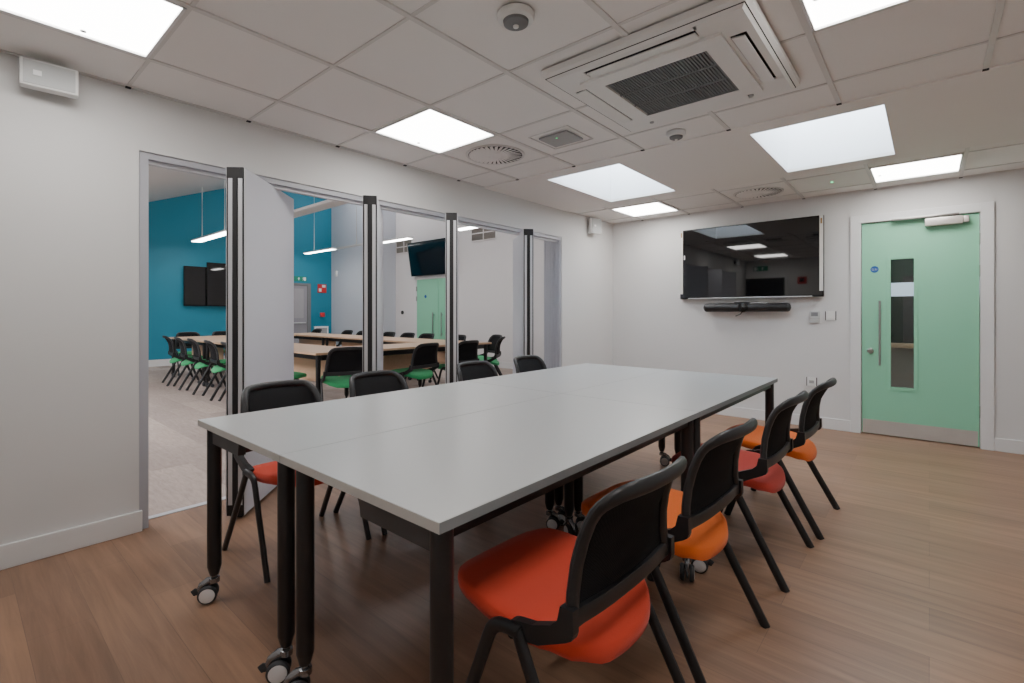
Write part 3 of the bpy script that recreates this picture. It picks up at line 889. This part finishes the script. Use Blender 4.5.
# teal wall: screens, exit door, signs
ts = empty('hall_screen', (HX+.01, 4.06, 1.81), 0, 'black flat screen on the teal wall behind the hall tables', 'screen')
MB().box(.02, .07, -.51, .28, -.46, .46, bev=.005).build('casing', M['bezel'], ts, smooth=False)
MB().box(.07, .073, -.49, .26, -.43, .44).build('display', M['screen'], ts, smooth=False)
MB().box(0, .03, -.4, 0, -.2, .2).build('wall_bracket', M['bezel'], ts, smooth=False)
ts2 = empty('hall_screen', (HX+.01, 4.5, 1.85), 0, 'second black screen on the teal wall standing in front of the first', 'screen')
MB().box(.09, .13, -.5, .6, -.5, .53, bev=.005).build('casing', M['bezel'], ts2, smooth=False)
MB().box(.13, .133, -.48, .58, -.47, .51).build('display', M['screen'], ts2, smooth=False)
MB().box(0, .09, -.1, .1, -.2, .2).build('wall_bracket', M['bezel'], ts2, smooth=False)
d3 = empty('door_3', (HX, 6.1, 0), 0, 'grey hall exit door in the teal wall', kind='structure')
MB().box(.0, .03, -.45, .4, 0, 1.93).build('leaf', M['hdoor'], d3, smooth=False)
mb = MB(); mb.box(0, .05, .4, .5, 0, 2.0); mb.box(0, .05, -.53, -.45, 0, 2.0); mb.box(0, .05, -.45, .4, 1.93, 2.0)
mb.build('door_frame', M['dkgrille'], d3, smooth=False)
MB().box(.03, .034, -.33, .3, 1.05, 1.85).build('panel', mat('door_panel_grey', srgb(166, 163, 168), .4), d3, smooth=False)
mb = MB(); mb.sweep([(.07, -.38, .92), (.07, .34, .92)], .018, n=10); mb.build('push_bar', M['alu'], d3)
e = exit_sign((HX, 6.32, 2.12), -PI/2, 'green exit sign above the grey hall door', 1.15)
o = empty('fire_alarm_sign', (HX, 6.95, 1.88), 0, 'red and white fire sign on the teal wall beside the corner', 'fire sign')
MB().box(0, .012, -.13, .13, -.12, .12).build('plate', M['redp'], o, smooth=False)
MB().box(.012, .014, -.1, -.02, -.09, .0).box(.012, .014, 0, .1, .03, .1).build('pictogram', M['white'], o, smooth=False)
o = MB().box(0, .06, -.06, .06, -.06, .06, bev=.01).build('call_point', M['redp']); o.location = (HX, 6.95, 1.14); tag(o, 'small red fire call point on the teal wall below the sign', 'call point')
o = empty('notice_frame', (HX+.3, 6.75, 0), 0, 'small white framed notice standing near the teal corner', 'notice')
MB().box(-.02, .02, -.18, .22, .55, .82).build('frame', M['white'], o, smooth=False)
MB().box(.02, .023, -.14, .18, .6, .78).build('print', M['gplast'], o, smooth=False)
MB().box(-.15, .15, -.22, .26, 0, .55).build('base', M['wplast'], o, smooth=False)

# north wall of the hall: green double door, tilted screen, vents
d4 = empty('door_4', (0, 7.9, 0), 0, 'mint green double door in the hall wall', kind='structure')
for (a, b) in ((-9.82, -8.99), (-8.98, -8.5)):
    MB().box(a, b, -.03, 0, 0.01, 2.03).build('leaf', M['door'], d4, smooth=False)
mb = MB(); mb.box(-9.92, -9.82, -.035, 0, 0, 2.12); mb.box(-8.5, -8.42, -.035, 0, 0, 2.12); mb.box(-9.82, -8.5, -.035, 0, 2.03, 2.12)
mb.build('architrave', M['trim'], d4, smooth=False)
for x in (-9.15, -8.84):
    mb = MB(); mb.sweep([(x, -.08, .62), (x, -.08, 1.2)], .014, n=8)
    for z in (.68, 1.14): mb.sweep([(x, -.08, z), (x, -.03, z)], .01, n=6, up=(1, 0, 0))
    mb.build('pull_handle', M['steel'], d4)
MB().lathe([(0, .003), (.04, .003), (.04, 0)], 20, T(-9.48, -.031, 1.6) @ R(PI/2, 'X')).build('door_sign', M['blue'], d4)
for z in (1.8, 1.55, .3):
    MB().box(-9.84, -9.81, -.045, -.03, z-.06, z+.06).build('hinge', M['steel'], d4, smooth=False)
t3 = empty('tilted_screen', (-9.2, 7.9, 2.56), 0, 'dark screen tilted forward high above the green double door', 'screen')
t3.rotation_euler = (math.radians(9), 0, 0)
MB().box(-.72, .72, -.2, -.14, -.42, .42, bev=.006).build('casing', M['bezel'], t3, smooth=False)
MB().box(-.7, .7, -.203, -.2, -.4, .4).build('display', M['navy'], t3, smooth=False)
MB().box(-.735, -.72, -.204, -.14, -.42, .42).build('edge_strip', M['film'], t3, smooth=False)
MB().box(-.2, .2, -.14, -.05, -.2, .2).build('wall_bracket', M['bezel'], t3, smooth=False)
def vent(x, z, w, h, label):
    o = empty('wall_vent', (x, 7.9, z), 0, label, 'vent')
    MB().box(-w, w, -.01, 0, -h, h).build('backing', M['louvre'], o, smooth=False)
    mb = MB()
    for k in range(3): mb.box(-w+k*w-.012, -w+k*w+.012, -.02, -.01, -h, h)
    for k in range(3): mb.box(-w, w, -.02, -.01, -h+k*h-.012, -h+k*h+.012)
    mb.build('frame', M['hallwall'], o, smooth=False)
    mb = MB()
    for k in range(10):
        zz = -h+2*h*(k+.5)/10
        mb.box(-w, w, -.018, -.01, zz-.008, zz+.002)
    mb.build('slats', M['louvre'], o, smooth=False)
vent(-7.5, 2.99, .38, .17, 'brown slatted wall vent high on the right of the hall wall')
vent(-10.38, 2.93, .33, .16, 'brown slatted wall vent left of the tilted hall screen')
o = MB().lathe([(0, .02), (.05, .02), (.05, 0)], 16, R(PI/2, 'X')).build('door_release', M['rubber']); o.location = (-10.45, 7.9, 1.2)
tag(o, 'small dark round button on the hall wall left of the green door', 'button')
o = MB().box(-.04, .04, -.05, 0, -.08, .08, bev=.01).build('wall_sensor', M['wplast']); o.location = (-12.6, 7.24, 2.3)
tag(o, 'small white sensor at the corner of the teal wall', 'sensor')

# hall tables
def hall_table(x0, x1, y0, y1, label, modesty=None):
    cx, cy = (x0+x1)/2, (y0+y1)/2; a, b = (x1-x0)/2, (y1-y0)/2
    o = empty('hall_table', (cx, cy, 0), 0, label, 'table', 'pale oak tables set in a square in the hall')
    MB().box(-a, a, -b, b, .715, .742, bev=.002).build('table_top', M['oak'], o, smooth=False)
    for sx in (-1, 1):
        for sy in (-1, 1):
            MB().lathe([(0, .716), (.027, .716), (.027, .12), (.016, .09), (0, .09)], 16, T(sx*(a-.07), sy*(b-.06), 0)).build('leg', M['blk'], o)
            mb = MB()
            m = T(sx*(a-.07)-.01, sy*(b-.06), .036) @ R(PI/2, 'X')
            mb.lathe([(0, -.022), (.03, -.022), (.036, -.014), (.036, .014), (.03, .022), (0, .022)], 18, m)
            mb.sweep([(sx*(a-.07), sy*(b-.06), .095), (sx*(a-.07)-.008, sy*(b-.06), .05)], .012)
            mb.build('castor', M['tyre'], o)
    mb = MB()
    mb.box(-a+.07, a-.07, -b+.1, -b+.13, .65, .715); mb.box(-a+.07, a-.07, b-.13, b-.1, .65, .715)
    for s in (-1, 1): mb.box(s*(a-.08)-.02, s*(a-.08)+.02, -b+.1, b-.1, .65, .715)
    mb.build('frame_rail', M['blk'], o, smooth=False)
    if modesty == 'x': MB().box(-a+.12, a-.12, -.01, .01, .33, .66).build('modesty_panel', M['oak'], o, smooth=False)
    if modesty == 'y': MB().box(-.01, .01, -b+.12, b-.12, .33, .66).build('modesty_panel', M['oak'], o, smooth=False)
    return o
r0 = -5.06
row = [-10.5, -8.72, -6.9, r0]
nm = ['west', 'middle', 'east']
for k in range(3):
    hall_table(row[k]+.003, row[k+1]-.003, 2.66, 3.36, ['pale oak table nearest the teal wall, chairs tucked along its near side', 'pale oak table in the middle of the near row, hidden by the first panel', 'pale oak table at the right corner of the near row'][k], 'x')
row2 = [-10.5, -8.75, -6.95, -4.98]
for k in range(3):
    hall_table(row2[k]+.003, row2[k+1]-.003, 4.72, 5.42, ['pale oak table in the far row before the grey exit door', 'pale oak table in the middle of the far row', 'pale oak table at the right end of the far row'][k], 'x')
hall_table(-5.8, r0, 3.37, 4.71, 'pale oak table joining the two rows behind the middle panels', 'y')
hall_table(-10.5, -9.8, 3.37, 4.71, 'pale oak table joining the rows on the teal wall side', 'y')

ch_g = make_chair('hall_chair', 'green', caster=True)
G = 'green seated mesh-back chairs around the hall tables'
first = [True]
def hc(x, y, rz, label):
    o = ch_g if first[0] else copy_tree(ch_g); first[0] = False
    o.location = (x, y, 0); o.rotation_euler = (0, 0, math.radians(rz)); tag(o, label, 'chair', G)
for x, l in zip((-9.50, -8.88, -8.24, -7.52, -6.88), ('leftmost green seated hall chair by the teal wall', 'second green seated hall chair from the left in the near row', 'third green seated hall chair from the left in the near row',
               'fourth green seated hall chair from the left in the near row', 'fifth green seated hall chair, half behind the first partition edge')):
    hc(x, 2.58, 83, l)
hc(-5.85, 2.55, 95, 'green seated hall chair half hidden right of the first broad panel')
hc(-5.02, 2.98, 160, 'green seated hall chair seen from behind left of the second panel')
hc(-4.93, 3.96, 186, 'green seated hall chair turned slightly, between the second and third panels')
hc(-4.95, 4.72, 180, 'green seated hall chair partly behind the third panel')
NL = ['black-backed hall chair beyond the far row before the grey exit door', 'black-backed hall chair beyond the far row, just left of the second panel', 'black-backed hall chair beyond the far row, behind the second panel edge',
      'black-backed hall chair beyond the far row, below the wall button', 'black-backed hall chair beyond the far row, left of the green door handles', 'black-backed hall chair beyond the far row, in front of the green door',
      'black-backed hall chair beyond the far row, right of the third panel']
for x, l in zip((-11.0, -9.65, -9.05, -8.12, -7.51, -6.95, -6.12), NL): hc(x, 5.62, -90, l)
hc(-5.72, 6.1, -110, 'green seated hall chair behind the end chair of the far row')
hc(-5.3, 5.72, -146, 'green seated hall chair at the right end of the far row, turned towards the table')
hc(-10.85, 3.12, 0, 'left black-backed hall chair close to the teal wall')
hc(-10.85, 3.75, 0, 'right black-backed hall chair close to the teal wall')

# ---------------------------------------------------------------- world, camera
w = bpy.data.worlds.new('World'); scn.world = w; w.use_nodes = True
w.node_tree.nodes['Background'].inputs[0].default_value = (.7, .8, .95, 1)
w.node_tree.nodes['Background'].inputs[1].default_value = .4

cam = bpy.data.cameras.new('Camera'); co = bpy.data.objects.new('Camera', cam); COL.objects.link(co)
co.location = (0, 0, 1.18); co.rotation_euler = (PI/2, 0, math.radians(41.25))
cam.sensor_width = 36; cam.lens = 486/1024*36
cam.shift_x = (512-503)/1024; cam.shift_y = -(341.5-313.3)/1024
cam.clip_start = .02
scn.camera = co
scn.view_settings.view_transform = 'AgX'
scn.view_settings.look = 'None'
scn.view_settings.exposure = 0.8
scn.cycles.max_bounces = 8
scn.cycles.diffuse_bounces = 5
scn.cycles.use_denoising = True
